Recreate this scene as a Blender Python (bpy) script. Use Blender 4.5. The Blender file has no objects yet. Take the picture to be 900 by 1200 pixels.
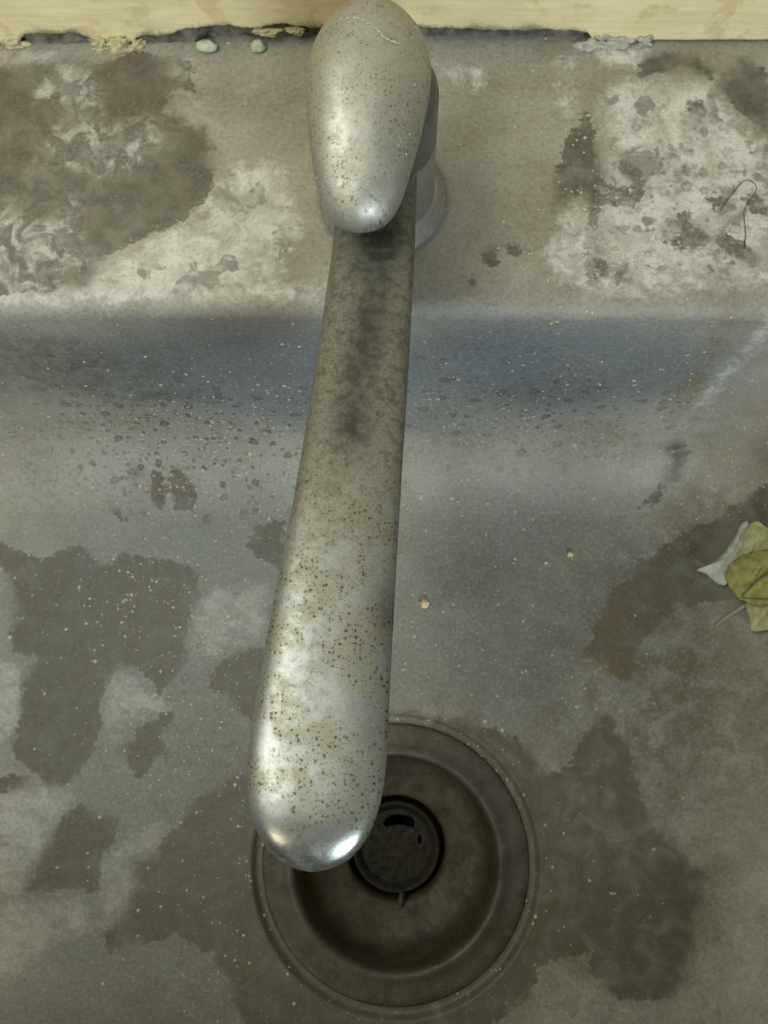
import bpy, math, random
import numpy as np
from math import sin, cos, radians, pi, sqrt
from mathutils import Matrix, Vector, noise

random.seed(7)
rng = np.random.default_rng(11)
sc = bpy.context.scene
COL = sc.collection

# ------------------------------------------------------------------ camera
cam_d = bpy.data.cameras.new('camera')
cam = bpy.data.objects.new('camera', cam_d)
COL.objects.link(cam)
cam_d.sensor_fit = 'VERTICAL'
cam_d.sensor_height = 36.0
cam_d.lens = 30.0
cam_d.clip_start = 0.01
cam_d.clip_end = 50.0
cam.matrix_world = (Matrix.Translation((0, 0, 0.300)) @ Matrix.Rotation(radians(12), 4, 'X')
                    @ Matrix.Rotation(radians(1.5), 4, 'Y') @ Matrix.Rotation(radians(0.6), 4, 'Z'))
cam_d.dof.use_dof = True
cam_d.dof.focus_distance = 0.255
cam_d.dof.aperture_fstop = 30.0
sc.camera = cam

# ------------------------------------------------------------------ light: dim kitchen, a window to the left and one lamp
world = bpy.data.worlds.new('World')
sc.world = world
world.use_nodes = True
bg = world.node_tree.nodes['Background']
bg.inputs['Color'].default_value = (0.60, 0.56, 0.43, 1)
bg.inputs['Strength'].default_value = 0.18


def area(name, loc, target, size, power, colr, size_y=None):
    d = bpy.data.lights.new(name, 'AREA')
    d.shape = 'RECTANGLE'
    d.size = size
    d.size_y = size_y or size
    d.energy = power
    d.color = colr
    o = bpy.data.objects.new(name, d)
    COL.objects.link(o)
    o.location = loc
    o.rotation_euler = (Vector(target) - Vector(loc)).to_track_quat('-Z', 'Y').to_euler()
    return o


area('window_light', (0.42, -1.25, 0.70), (0, 0.15, 0), 0.42, 18.0, (0.78, 0.90, 1.0), 0.42)
area('ceiling_lamp', (-0.26, 0.10, 0.52), (-0.02, 0.10, 0), 0.40, 2.45, (0.98, 1.0, 0.88), 0.30)
area('bulb_lamp', (-0.62, -0.95, 0.95), (0, 0.05, 0), 0.12, 2.6, (1.0, 0.90, 0.68), 0.12)

sc.cycles.use_adaptive_sampling = True
sc.cycles.adaptive_threshold = 0.03
sc.cycles.max_bounces = 5
sc.cycles.diffuse_bounces = 3
sc.cycles.glossy_bounces = 3
sc.view_settings.view_transform = 'Standard'
sc.view_settings.look = 'None'
sc.view_settings.gamma = 1.0
sc.view_settings.use_curve_mapping = False
sc.view_settings.exposure = -0.25


# ------------------------------------------------------------------ helpers
def empty(name, loc, label, cat, group=None):
    o = bpy.data.objects.new(name, None)
    COL.objects.link(o)
    o.location = loc
    o.empty_display_size = 0.01
    tag(o, label, cat, group)
    return o


def tag(o, label, cat, group=None):
    o['label'] = label
    o['category'] = cat
    if group:
        o['group'] = group
    return o


def mesh_obj(name, verts, faces, mat, parent=None, smooth=True, attrs=None):
    """verts in world metres; parented objects keep world placement"""
    me = bpy.data.meshes.new(name)
    verts = np.asarray(verts, dtype=float)
    if parent is not None:
        verts = verts - np.array(parent_origin(parent))
    me.from_pydata(verts.tolist(), [], faces if isinstance(faces, list) else faces.tolist())
    me.update()
    if smooth:
        me.polygons.foreach_set('use_smooth', [True] * len(me.polygons))
    for k, v in (attrs or {}).items():
        v = np.asarray(v, dtype=np.float32)
        if v.ndim == 2:
            a = me.attributes.new(k, 'FLOAT_VECTOR', 'POINT')
            a.data.foreach_set('vector', v.ravel())
        else:
            a = me.attributes.new(k, 'FLOAT', 'POINT')
            a.data.foreach_set('value', v)
    me.materials.append(mat)
    o = bpy.data.objects.new(name, me)
    COL.objects.link(o)
    o.parent = parent
    return o


def parent_origin(p):
    x = Vector(p.location)
    while p.parent:
        p = p.parent
        x = x + Vector(p.location)
    return tuple(x)


def strip_faces(nr, nc, close=False, base=0):
    """faces of an nr x nc vertex grid, columns closed if asked"""
    c2 = nc if close else nc - 1
    i, j = np.meshgrid(np.arange(nr - 1), np.arange(c2), indexing='ij')
    j2 = (j + 1) % nc
    f = np.stack([i * nc + j, i * nc + j2, (i + 1) * nc + j2, (i + 1) * nc + j], -1).reshape(-1, 4) + base
    return f


def lathe(name, prof, centre, mat, parent, n=96, cap=False, attrs=None):
    a = np.arange(n) * 2 * pi / n
    v = []
    for r, z in prof:
        v.append(np.stack([centre[0] + r * np.cos(a), centre[1] + r * np.sin(a), np.full(n, centre[2] + z)], 1))
    v = np.concatenate(v)
    f = strip_faces(len(prof), n, True).tolist()
    if cap:
        f.append(list(range((len(prof) - 1) * n, len(prof) * n)))
    return mesh_obj(name, v, f, mat, parent)


def smooth01(x):
    x = np.clip(x, 0, 1)
    return x * x * (3 - 2 * x)


class NT:
    """small wrapper that keeps node code short"""
    def __init__(self, name):
        self.m = bpy.data.materials.new(name)
        self.m.use_nodes = True
        self.vd = '3D'
        self.t = self.m.node_tree
        self.b = self.t.nodes['Principled BSDF']

    def n(self, kind, **kw):
        nd = self.t.nodes.new(kind)
        for k, v in kw.items():
            setattr(nd, k, v)
        return nd

    def put(self, sock, v):
        if isinstance(v, bpy.types.NodeSocket):
            self.t.links.new(v, sock)
        else:
            sock.default_value = v if not isinstance(v, tuple) or len(v) != 3 or sock.type != 'RGBA' else (*v, 1)

    def math(self, op, a, b=0.0, c=0.0, clamp=False):
        nd = self.n('ShaderNodeMath', operation=op, use_clamp=clamp)
        self.put(nd.inputs[0], a)
        self.put(nd.inputs[1], b)
        self.put(nd.inputs[2], c)
        return nd.outputs[0]

    def attr(self, name, vec=False):
        nd = self.n('ShaderNodeAttribute', attribute_name=name)
        return nd.outputs['Vector'] if vec else nd.outputs['Fac']

    def noise(self, vec, scale, detail=3.0, rough=0.55, dist=0.0):
        nd = self.n('ShaderNodeTexNoise')
        self.put(nd.inputs['Vector'], vec)
        nd.inputs['Scale'].default_value = scale
        nd.inputs['Detail'].default_value = detail
        nd.inputs['Roughness'].default_value = rough
        nd.inputs['Distortion'].default_value = dist
        return nd.outputs['Fac']

    def voro(self, vec, scale, out='Distance', rnd=1.0, feature='F1'):
        nd = self.n('ShaderNodeTexVoronoi', feature=feature, voronoi_dimensions=self.vd)
        self.put(nd.inputs['Vector'], vec)
        nd.inputs['Scale'].default_value = scale
        nd.inputs['Randomness'].default_value = rnd
        return nd.outputs[out] if out != 'both' else (nd.outputs['Distance'], nd.outputs['Color'])

    def rng(self, v, a, b, c=0.0, d=1.0, smooth=True):
        nd = self.n('ShaderNodeMapRange', interpolation_type='SMOOTHSTEP' if smooth else 'LINEAR')
        self.put(nd.inputs[0], v)
        for i, x in enumerate((a, b, c, d)):
            self.put(nd.inputs[1 + i], x)
        return nd.outputs[0]

    def mix(self, f, a, b, blend='MIX'):
        nd = self.n('ShaderNodeMix', data_type='RGBA', blend_type=blend)
        self.put(nd.inputs[0], f)
        self.put(nd.inputs[6], a)
        self.put(nd.inputs[7], b)
        return nd.outputs[2]

    def fmix(self, f, a, b):
        nd = self.n('ShaderNodeMix', data_type='FLOAT')
        self.put(nd.inputs[0], f)
        self.put(nd.inputs[2], a)
        self.put(nd.inputs[3], b)
        return nd.outputs[0]

    def mapping(self, vec, scale):
        nd = self.n('ShaderNodeMapping')
        self.put(nd.inputs['Vector'], vec)
        nd.inputs['Scale'].default_value = scale
        return nd.outputs[0]

    def objco(self, s=1.0):
        nd = self.n('ShaderNodeTexCoord')
        return self.mapping(nd.outputs['Object'], (s, s, s))

    def bump(self, h, strength, dist):
        nd = self.n('ShaderNodeBump')
        self.put(nd.inputs['Height'], h)
        nd.inputs['Strength'].default_value = strength
        nd.inputs['Distance'].default_value = dist
        self.put(self.b.inputs['Normal'], nd.outputs[0])

    def out(self, colr, rough, metal=0.0, spec=0.5):
        self.put(self.b.inputs['Base Color'], colr)
        self.put(self.b.inputs['Roughness'], rough)
        self.put(self.b.inputs['Metallic'], metal)
        self.put(self.b.inputs['Specular IOR Level'], spec)
        return self.m


# ------------------------------------------------------------------ stain outlines and one painted corner reflection, millimetres on the unfolded sheet
WET = [
    [(88.9, 21.2), (94.7, 30.9), (101.3, 48.9), (113.8, 61.1), (127.2, 73), (140.5, 81.5), (153.5, 87.6), (185.3, 108.8), (186, 47.7), (163.2, 50), (138.4, 44.2), (123, 33), (112.8, 20.3), (110.5, 6.2), (102.3, 10.2), (97.6, 18.4)],
    [(-175.6, 347.6), (-147.2, 346.7), (-133.2, 347.5), (-112.3, 350.6), (-92.9, 349.7), (-88, 344.1), (-89.6, 337), (-96.9, 331.5), (-99.2, 323.6), (-92, 320.5), (-82.1, 315.9), (-77.3, 304.4), (-77.8, 289.3), (-85.8, 276.7), (-99.4, 270.1), (-112.2, 262.8), (-121.1, 257), (-124.2, 247), (-140.5, 244.5), (-163.7, 244.4)],
    [(135.2, 335.5), (143.7, 337), (141.8, 312.5), (135.5, 316.3)],
    [(-170.3, 301.4), (-142.7, 301.4), (-136.8, 293), (-128.4, 294.6), (-111.7, 298.7), (-101.5, 298.7), (-98, 307.1), (-99.6, 320.5), (-96.3, 322.5), (-91, 319.7), (-83.9, 316.6), (-78.1, 305.1), (-78.2, 289.3), (-85.8, 277.1), (-99.5, 270.8), (-112.3, 263.5), (-121.1, 257.7), (-124.3, 248.1), (-137.3, 245.5), (-144.5, 251.6), (-150.8, 248), (-165.6, 260.5)],
    [(-174.8, 340.4), (-157, 339.6), (-146.6, 341.1), (-139.9, 337.1), (-142, 329.2), (-148.6, 325.3), (-143.6, 317.5), (-143.7, 310.9), (-150.2, 307.1), (-146.2, 301.4), (-169.8, 297.6)],
    [(-128, 336.3), (-115.3, 344.2), (-112.2, 349.8), (-96.4, 349.8), (-92.7, 346.1), (-97.6, 342.2), (-89.6, 337), (-87.3, 333), (-95.3, 333.8), (-104.2, 336.2), (-109.1, 332.3), (-114, 327.6), (-121.4, 325.3), (-125.2, 328.4)],
    [(-136.8, 310.9), (-130.7, 312.1), (-128, 305.2), (-128.8, 298.3), (-133.6, 299.1)],
    [(-116.4, 305.9), (-109.6, 306.7), (-108.5, 300.6), (-114.5, 299.1)],
    [(90, 340.3), (94.7, 347.4), (105.8, 351.3), (115.8, 348.1), (121.6, 342.6), (120, 338.7), (110.4, 342.6), (100.2, 341.1), (92.9, 338)],
    [(121, 333.6), (127.4, 343.3), (133.4, 347.2), (143.9, 338.6), (142.1, 315.5), (134.1, 319.4), (128.4, 324), (124.7, 328.6)],
    [(109.3, 324), (115.3, 327.8), (118.4, 324), (115.9, 316.3), (112, 312.6), (109.3, 317.1)],
    [(70.8, 324.8), (61.6, 312.6), (57.2, 297.6), (54.8, 281), (59.5, 282.8), (66.2, 287.9), (69.4, 284.3), (68.1, 266.5), (71.5, 250.6), (78.7, 254.8), (74.6, 266.5), (73.9, 282.8), (87.2, 280.3), (93.2, 289.4), (93, 298.3), (82.7, 305), (80.3, 295.3), (75.1, 297.6), (73.6, 310.7)],
    [(94, 297.6), (103.1, 301.3), (110.5, 297.6), (108, 294.6), (100.1, 294.2), (97.3, 291.6), (94.8, 293.9)],
    [(95, 272.7), (105.2, 279.9), (108.9, 276.3), (116.6, 280), (115, 271.3), (130.1, 264.9), (135.5, 259.6), (131.3, 255.4), (125.9, 259.6), (116.6, 265.6), (106.1, 262.7), (98, 266.6)],
    [(127.7, 285.8), (133.4, 287.3), (139.5, 282.9), (137.6, 278.5), (131.1, 279.3)],
    [(115.9, 284.7), (121.3, 287.3), (122.3, 282.9), (118.2, 280.7)],
    [(28, 261.1), (31.3, 263.6), (34.8, 261.8), (34.1, 257.9), (30.2, 256.4)],
    [(36.8, 265.4), (40.1, 266.5), (43, 262.9), (41.3, 260.4), (37.8, 262.2)],
    [(94.7, 305.8), (97.1, 306.9), (99, 304.7), (96.9, 302.4)],
    [(21.4, 251.1), (25, 253.2), (26.3, 248.7), (23, 246.2)],
    [(76.4, 254.8), (81.4, 257), (86, 253.4), (84.9, 249.2), (78.5, 249.9)],
    [(-218.9, 74.7), (-207.7, 74), (-195.9, 67.8), (-186.7, 64.8), (-181.6, 67.1), (-174.1, 72.6), (-166, 70.9), (-159.3, 65.2), (-154.5, 61.7), (-144.9, 67.6), (-129.3, 66.4), (-106.1, 61.4), (-103.4, 46.2), (-106.2, 34.1), (-110.9, 26.7), (-110.1, 14.1), (-116.2, 3.5), (-121, -1.5), (-126.6, 5), (-133.8, 9.1), (-141.8, 12.3), (-147.1, 3.9), (-151.2, -8.6), (-148.7, -17.6), (-153.2, -33.9), (-160.5, -46), (-171.3, -47), (-180.4, -40.4), (-191.6, -34.6), (-191.2, -25.6), (-189.5, -10.1), (-189.9, 2.4), (-186, 14.2), (-198.4, 17), (-200.1, 49.3), (-211.1, 64.6), (-218, 66.7)],
    [(-133.7, -19.4), (-123.5, -13.9), (-114.4, -10.5), (-114.8, -17), (-118.7, -22), (-114, -29.2), (-115.3, -35.2), (-121.6, -29.3), (-124.2, -39.4), (-129.8, -42.3), (-135.2, -38.4), (-134, -31.5), (-140.1, -28.8), (-131.2, -24.6)],
    [(-205.3, -44.4), (-186.6, -41.7), (-179.4, -42.4), (-184.7, -47.2), (-194.1, -49.8), (-204.4, -51.6)],
    [(-163.8, -59.9), (-155.9, -55), (-149.3, -59.6), (-136.7, -60.5), (-137.6, -70.7), (-144.3, -79.3), (-143, -94.5), (-162.7, -93.8), (-172.5, -97.4), (-178.1, -94.8), (-177.5, -85.3), (-170.8, -73.6)],
    [(-67.7, -34.4), (-88.8, -45.5), (-99.2, -50.8), (-109.5, -64.7), (-118.1, -77.6), (-128.6, -79.7), (-126, -91.9), (-130.1, -102.5), (-140.5, -113.9), (-138.2, -122), (-128, -118.8), (-106.3, -112), (-87.7, -120.8), (-79, -135.2), (-70, -156.3), (35, -153.8), (50.6, -140), (60.5, -133.8), (63.5, -122.9), (74.5, -118), (87.2, -114.8), (86.1, -124.2), (95.5, -132.9), (107, -135.2), (120.5, -135.2), (131, -126.8), (135.7, -114.1), (135, -99.5), (143.9, -82.6), (131.9, -71.5), (121.3, -60.3), (112.5, -41.1), (109.1, -25.4), (100.4, -8.6), (87.6, -18.5), (80.2, -33.8), (68.6, -36), (56.6, -22.3), (36, -12.5), (-7.8, -12), (-59.8, -24.2)],
    [(-97.3, 8), (-87.1, 17.8), (-70.3, 23.1), (-69.2, -18.3), (-77.1, -13.2), (-89.4, -4.3), (-95.7, 1.8)],
    [(-83, 72.7), (-77.3, 82.6), (-62.1, 86.4), (-63.1, 58.9), (-74.4, 66.2)],
    [(-154.5, 95.2), (-148.9, 90.8), (-144, 84.6), (-146.7, 84.5), (-151.5, 89)],
    [(-133, 108), (-126.8, 112.7), (-124.1, 101.3), (-126.7, 92.4), (-132.1, 96.8)],
    [(-122.1, 115.1), (-116.2, 112.8), (-108.1, 99.2), (-109.7, 90.3), (-119.9, 91.1), (-122.2, 103.5)],
    [(-143.5, 113.5), (-136.2, 115), (-135.2, 108.9), (-140.8, 105.6)],
    [(-105.7, 90.4), (-101.6, 88.6), (-101.3, 83.2), (-104.4, 84.1)],
    [(125.4, 131.3), (134.3, 137), (139.4, 125.6), (137.9, 110.6), (128.1, 97.2), (119.4, 94.9), (131.5, 110.6), (133.4, 120.2)],
]
LIME_REFL = [
    [(-145.3, 345.1), (-129.8, 341.9), (-124.3, 334.7), (-127.1, 326.4), (-121.6, 318.6), (-113.1, 316.7), (-105.9, 321.3), (-99.6, 310.9), (-104.4, 300.6), (-115, 297.6), (-125.1, 295.7), (-135.7, 299.5), (-147.9, 301.4), (-147.3, 312.9), (-139.4, 320.6), (-134.6, 325.3), (-152.4, 328.5), (-151.6, 338.4)],
    [(-164, 246.9), (-137.5, 247.7), (-121.1, 249.9), (-101.5, 253.5), (-75, 251.8), (-48.6, 248.4), (-30.5, 246.7), (-30.5, 242.6), (-58.2, 241.9), (-91.1, 241.1), (-117.8, 238.9), (-137.3, 240.9), (-164.5, 238.7)],
    [(137.5, 237.9), (135.6, 228.7), (134.1, 214.9), (131.5, 200.6), (131, 177.9), (131.7, 168.7), (134.8, 168.7), (135.2, 185.3), (137.1, 200.7), (139.1, 212.4), (141.8, 227)],  # pale corner reflection, painted as a thin streak
    [(-167.2, 274.4), (-157.5, 278.8), (-143.5, 274.4), (-134.3, 284.4), (-128.7, 278.9), (-127.6, 266), (-121.2, 258.8), (-134.4, 249.8), (-147.1, 244.4), (-163.7, 244.4)],
    [(-143.6, 346.3), (-129.2, 342.3), (-125.7, 334.3), (-127.1, 326.4), (-121.9, 318.6), (-113.1, 316.7), (-106.5, 320.5), (-100.7, 310.9), (-105.1, 301.4), (-115.1, 298.3), (-125.3, 297.6), (-135.9, 301.4), (-143.7, 310.9), (-139.4, 320.6), (-132.8, 324.5), (-142.1, 330.4), (-146.4, 338.3)],
    [(-176, 351.7), (-147.6, 350.8), (-145.5, 347.5), (-157.5, 343.6), (-175, 342.8)],
    [(-96.3, 348.1), (-90.4, 348.9), (-87.8, 340.9), (-93.1, 337), (-97.6, 341)],
    [(-153.6, 258.7), (-147.9, 267.8), (-141, 266), (-142.4, 257), (-147.7, 249.8), (-153.5, 248)],
    [(-133.6, 284.4), (-129.7, 278.9), (-129.6, 269.7), (-125.7, 263.5), (-122.1, 260.6), (-127.1, 260.6), (-131.6, 269.7)],
    [(-167.9, 280.7), (-158.6, 282.5), (-155, 271.5), (-166.4, 267.8)],
    [(-121, 248.1), (-108.7, 260.7), (-92.8, 271.6), (-83.3, 278.9), (-75.7, 293.8), (-67.7, 301.3), (-50.6, 297.6), (-43.1, 279), (-42.5, 260.9), (-58.5, 250.1), (-84.4, 244.7)],
    [(74.4, 331.8), (88.2, 337.6), (108.3, 335.6), (125, 333.6), (129.9, 316.3), (136.9, 312.5), (140.7, 297.6), (136.9, 249.1), (71.3, 245.3), (58.5, 248.8), (52.4, 261.1), (59.4, 279.2), (72.6, 282.8), (80.1, 305)],
    [(59.5, 345.6), (64, 346.7), (64.9, 331.8), (62.3, 322.2), (59, 328)],
    [(10.4, 345.7), (20.1, 344.5), (18.4, 337.8), (11.5, 339)],
    [(24.2, 344.5), (29, 343.7), (28.6, 333.9), (25.2, 332.7)],
    [(71.8, 356.2), (87.1, 353.4), (95.6, 351.4), (90.1, 343.5), (80, 345.5), (73.4, 351.4)],
    [(75.9, 6.5), (90.9, 17.1), (95.2, 19.2), (109.1, 2.1), (120.2, 1), (123.6, -13.1), (125.9, -17.9), (112.5, -13.3), (103.3, -7.4), (89.8, -13.7), (83.5, -17), (80.9, -7.7)],
    [(-108.1, 43.9), (-88.9, 50.7), (-71.7, 55.3), (-70.3, 24.4), (-87.3, 19.9), (-103.2, 14.2), (-106.9, 24.7)],
    [(-211.8, 12.6), (-192.5, 10.7), (-191.2, -18.3), (-206.8, -30.8)],
    [(-188, -48.5), (-171.2, -48.2), (-160.4, -52), (-165.7, -61.9), (-174.1, -81.4), (-183.2, -93.1), (-199.4, -95.3), (-204.1, -54.7)],
    [(-146.5, 7.2), (-133.6, 7.4), (-122.2, -2.8), (-115.4, -8.9), (-136, -17.4), (-141.7, -25.6), (-148.7, -17.6), (-150.2, -9.4)],
    [(-133.7, -72.9), (-120.1, -61), (-113.7, -64), (-119, -76.5), (-129.1, -78.6), (-126.8, -91.9), (-133.1, -105.2), (-142.8, -111), (-144.1, -80.8)],
    [(-182.4, -100.6), (-150.1, -96.9), (-144.8, -111), (-164.3, -118.8), (-179.3, -130.2), (-195, -134.2), (-198.7, -101.7)],
    [(144.8, -86.3), (172.2, -69.2), (166.3, -148.6), (50.4, -153.4), (62.4, -137.3), (86, -127.8), (104.9, -138.1), (128.4, -132.2), (139.3, -112.2)],
]

# soft patches: u, v, half-width, half-height (mm), strength
GRIME_DARK = [(-5, -85, 130, 90, 0.6), (125, 0, 75, 70, 0.75), (120, -110, 70, 60, 0.65), (-60, -120, 130, 60, 0.35), (-20, 60, 60, 40, 0.3), (-90, -150, 120, 40, 0.45), (-150, 200, 55, 28, 1.0), (-120, 178, 34, 12, 0.9), (-60, 190, 40, 30, 0.35), (70, 185, 45, 22, 0.5),  # wall grime; the broad floor patches simply darken the sheet
         (150, 95, 22, 18, 0.6), (30, 60, 32, 22, 0.55), (120, 62, 34, 22, 0.7), (150, 20, 35, 40, 0.5),
         (-10, -80, 95, 75, 0.55), (110, -70, 60, 60, 0.55), (60, 20, 70, 50, 0.35), (-120, -130, 80, 45, 0.4), (20, 100, 120, 30, 0.15), (-75, -55, 30, 25, 0.4), (120, 40, 30, 18, 0.5),
         (-5, 215, 150, 14, 0.25), (100, 200, 25, 25, 0.3)]
RUST_REFL = [(130, 10, 65, 70, 0.65), (101, 22, 9, 14, 1.2), (122, 222, 4, 22, 0.7), (120, 192, 4, 26, 0.7), (104, 36, 11, 22, 1.0), (108, 20, 7, 16, 0.9), (140, 84, 14, 10, 0.7), (150, 98, 18, 9, 0.6),  # narrow tall entries paint the ochre reflection in the corner
        (-119, 106, 5, 4, 1.0), (-131, 104, 4, 5, 0.8), (-4, -78, 88, 78, 0.55), (108, -35, 8, 40, 0.5),
        (-150, 315, 40, 16, 0.35), (-65, 330, 45, 18, 0.45), (123, 195, 5, 34, 0.75), (22, 52, 8, 8, 0.5), (65, -100, 45, 25, 0.5)]  # narrow tall entry adds to the painted ochre reflection
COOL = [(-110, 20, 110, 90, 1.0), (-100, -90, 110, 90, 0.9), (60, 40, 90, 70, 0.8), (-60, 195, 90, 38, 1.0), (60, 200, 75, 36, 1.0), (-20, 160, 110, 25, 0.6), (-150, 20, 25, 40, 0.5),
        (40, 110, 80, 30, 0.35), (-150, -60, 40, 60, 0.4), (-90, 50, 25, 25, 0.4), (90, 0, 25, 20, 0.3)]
SPOTS = [(-100, 150, 80, 40, 1.0), (-100, 115, 80, 26, 0.9), (60, 165, 65, 30, 0.9), (30, 190, 60, 25, 0.6), (60, 130, 60, 25, 0.4), (100, 290, 50, 40, 0.5), (-130, 310, 50, 40, 0.35), (-110, 0, 50, 60, 0.3)]

# ------------------------------------------------------------------ sink sheet geometry
DROP, RL, RF, WA = 0.130, 0.0075, 0.038, radians(80)
LW = (DROP - (RL + RF) * (1 - cos(WA))) / sin(WA)


def wall_profile():
    p = [(RL * sin(a), -RL * (1 - cos(a))) for a in np.linspace(0, WA, 9)]
    x0, z0 = p[-1]
    p += [(x0 + t * cos(WA), z0 - t * sin(WA)) for t in np.linspace(0, LW, 76)[1:]]
    x1, z1 = p[-1]
    p += [(x1 + RF * (sin(WA) - sin(a)), z1 - RF * (cos(a) - cos(WA))) for a in np.linspace(WA, 0, 42)[1:]]
    return np.array(p)


PROF = wall_profile()
INS = PROF[-1, 0]
ARC = np.concatenate([[0], np.cumsum(np.hypot(*np.diff(PROF, axis=0).T))])
TOT = ARC[-1]
YF, XF = 0.148 - INS, 0.205 - INS              # foot of the back wall and of the right wall
XL, YN = -0.400 + INS, -0.240 + INS            # foot of the left wall and of the near wall
OX0, OX1, OY0, OY1 = -0.460, 0.262, -0.300, 0.2690
DC = np.array([-0.0035, -0.0780])              # drain centre


def perimeter():
    foot, nor = [], []

    def seg(a, b, n, step):
        k = max(2, int(np.hypot(b[0] - a[0], b[1] - a[1]) / step))
        for t in np.linspace(0, 1, k, endpoint=False):
            foot.append((a[0] + (b[0] - a[0]) * t, a[1] + (b[1] - a[1]) * t))
            nor.append(n)

    def corner(c, a0, oc, k):
        ang = np.linspace(a0, a0 - pi / 2, k, endpoint=False)
        ad = math.atan2(oc[1] - c[1], oc[0] - c[0])
        while ad > a0:
            ad -= 2 * pi
        while ad < a0 - pi / 2:
            ad += 2 * pi
        for a in sorted(list(ang) + [ad], reverse=True):
            foot.append(c)
            nor.append((cos(a), sin(a)))

    seg((XL, YF), (XF, YF), (0, 1), 0.0012)
    corner((XF, YF), pi / 2, (OX1, OY1), 48)
    seg((XF, YF), (XF, YN), (1, 0), 0.0016)
    corner((XF, YN), 0, (OX1, OY0), 16)
    seg((XF, YN), (XL, YN), (0, -1), 0.006)
    corner((XL, YN), -pi / 2, (OX0, OY0), 16)
    seg((XL, YN), (XL, YF), (-1, 0), 0.004)
    corner((XL, YF), -pi, (OX0, OY1), 24)
    return np.array(foot), np.array(nor)


def sheet_geometry():
    V, F, S = [], [], []
    base = 0
    foot, nor = perimeter()
    n = len(foot)
    with np.errstate(divide='ignore', invalid='ignore'):
        tx = np.where(nor[:, 0] > 1e-9, (OX1 - foot[:, 0]) / nor[:, 0], np.where(nor[:, 0] < -1e-9, (OX0 - foot[:, 0]) / nor[:, 0], 9))
        ty = np.where(nor[:, 1] > 1e-9, (OY1 - foot[:, 1]) / nor[:, 1], np.where(nor[:, 1] < -1e-9, (OY0 - foot[:, 1]) / nor[:, 1], 9))
    far = np.minimum(tx, ty)                      # distance from foot to the outer rim
    # outer skirt and deck
    q = foot + nor * far[:, None]
    V.append(np.c_[q, np.full(n, -0.030)]); S.append(foot + nor * (far + TOT - INS + 0.03)[:, None])
    V.append(np.c_[q, np.full(n, -0.003)]); S.append(foot + nor * (far + TOT - INS + 0.003)[:, None])
    q2 = foot + nor * (far - 0.0025)[:, None]
    nd = 92
    for k in range(nd):
        d = far - 0.0025 + (INS - far + 0.0025) * k / nd
        V.append(np.c_[foot + nor * d[:, None], np.zeros(n)])
        S.append(foot + nor * (d + TOT - INS)[:, None])
    for (ins, z), a in zip(PROF, ARC):
        V.append(np.c_[foot + nor * (INS - ins), np.full(n, z)])
        S.append(foot + nor * (TOT - a))
    F.append(strip_faces(len(V), n, True))
    base = len(V) * n
    # floor: square grid with a square opening round the drain, filled by a polar patch
    hs = 0.078

    def axis(lo, a, b, hi, st):
        x = [np.linspace(lo, a, max(2, int((a - lo) / st)), endpoint=False), np.linspace(a, b, int((b - a) / st), endpoint=False),
             np.linspace(b, hi, max(2, int((hi - b) / st)))]
        return np.concatenate(x), len(x[0]), len(x[0]) + len(x[1])
    gx, i0, i1 = axis(XL, DC[0] - hs, DC[0] + hs, XF, 0.0013)
    gy, j0, j1 = axis(YN, DC[1] - hs, DC[1] + hs, YF, 0.0013)
    X, Y = np.meshgrid(gx, gy)
    V.append(np.c_[X.ravel(), Y.ravel(), np.full(X.size, -DROP)])
    S.append(np.c_[X.ravel(), Y.ravel()])
    f = strip_faces(len(gy), len(gx), False).reshape(len(gy) - 1, len(gx) - 1, 4)
    keep = np.ones(f.shape[:2], bool)
    keep[j0:j1, i0:i1] = False
    F.append(f[keep] + base)
    base += X.size
    m = 400
    a = np.arange(m) * 2 * pi / m + pi / 4
    dirs = np.c_[np.cos(a), np.sin(a)]
    sq = dirs / np.max(np.abs(dirs), axis=1)[:, None] * hs
    rows = []
    for t in np.linspace(0, 1, 14):
        rows.append((sq * (1 - t) + dirs * 0.0700 * t, 0.0))
    step = [(0.0698, 0.0), (0.0690, 0.0002), (0.0683, -0.0004), (0.0676, -0.0016), (0.0670, -0.0026), (0.0664, -0.0032), (0.0656, -0.0034)]
    for r, z in step[1:]:
        rows.append((dirs * r, z))
    for r in np.linspace(0.0650, 0.0500, 14):
        rows.append((dirs * r, -0.0034))
    for p, z in rows:
        V.append(np.c_[DC + p, np.full(m, -DROP + z)])
        S.append(DC + p)
    F.append(strip_faces(len(rows), m, True) + base)
    V = np.concatenate(V)
    S = np.concatenate(S) * 1000.0
    F = np.concatenate(F)[:, ::-1]
    return V, F, S


def sdf(poly, P):
    p = np.array(poly, float)
    d2 = np.full(len(P), 1e9)
    inside = np.zeros(len(P), bool)
    lo, hi = p.min(0) - 14, p.max(0) + 14
    near = np.where(((P > lo) & (P < hi)).all(1))[0]
    Q = P[near]
    dd = np.full(len(Q), 1e9)
    ins = np.zeros(len(Q), bool)
    for k in range(len(p)):
        a, b = p[k], p[(k + 1) % len(p)]
        e = b - a
        t = np.clip(((Q - a) @ e) / max(e @ e, 1e-9), 0, 1)
        w = Q - a - t[:, None] * e
        dd = np.minimum(dd, (w * w).sum(1))
        c = (a[1] > Q[:, 1]) != (b[1] > Q[:, 1])
        xs = a[0] + (Q[:, 1] - a[1]) / (e[1] if abs(e[1]) > 1e-9 else 1e-9) * e[0]
        ins ^= c & (Q[:, 0] < xs)
    out = np.full(len(P), -14.0)
    out[near] = np.where(ins, 1, -1) * np.sqrt(dd)
    return np.clip(out, -14, 14)


def union(polys, P):
    o = np.full(len(P), -14.0)
    for p in polys:
        o = np.maximum(o, sdf(p, P))
    return o


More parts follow.
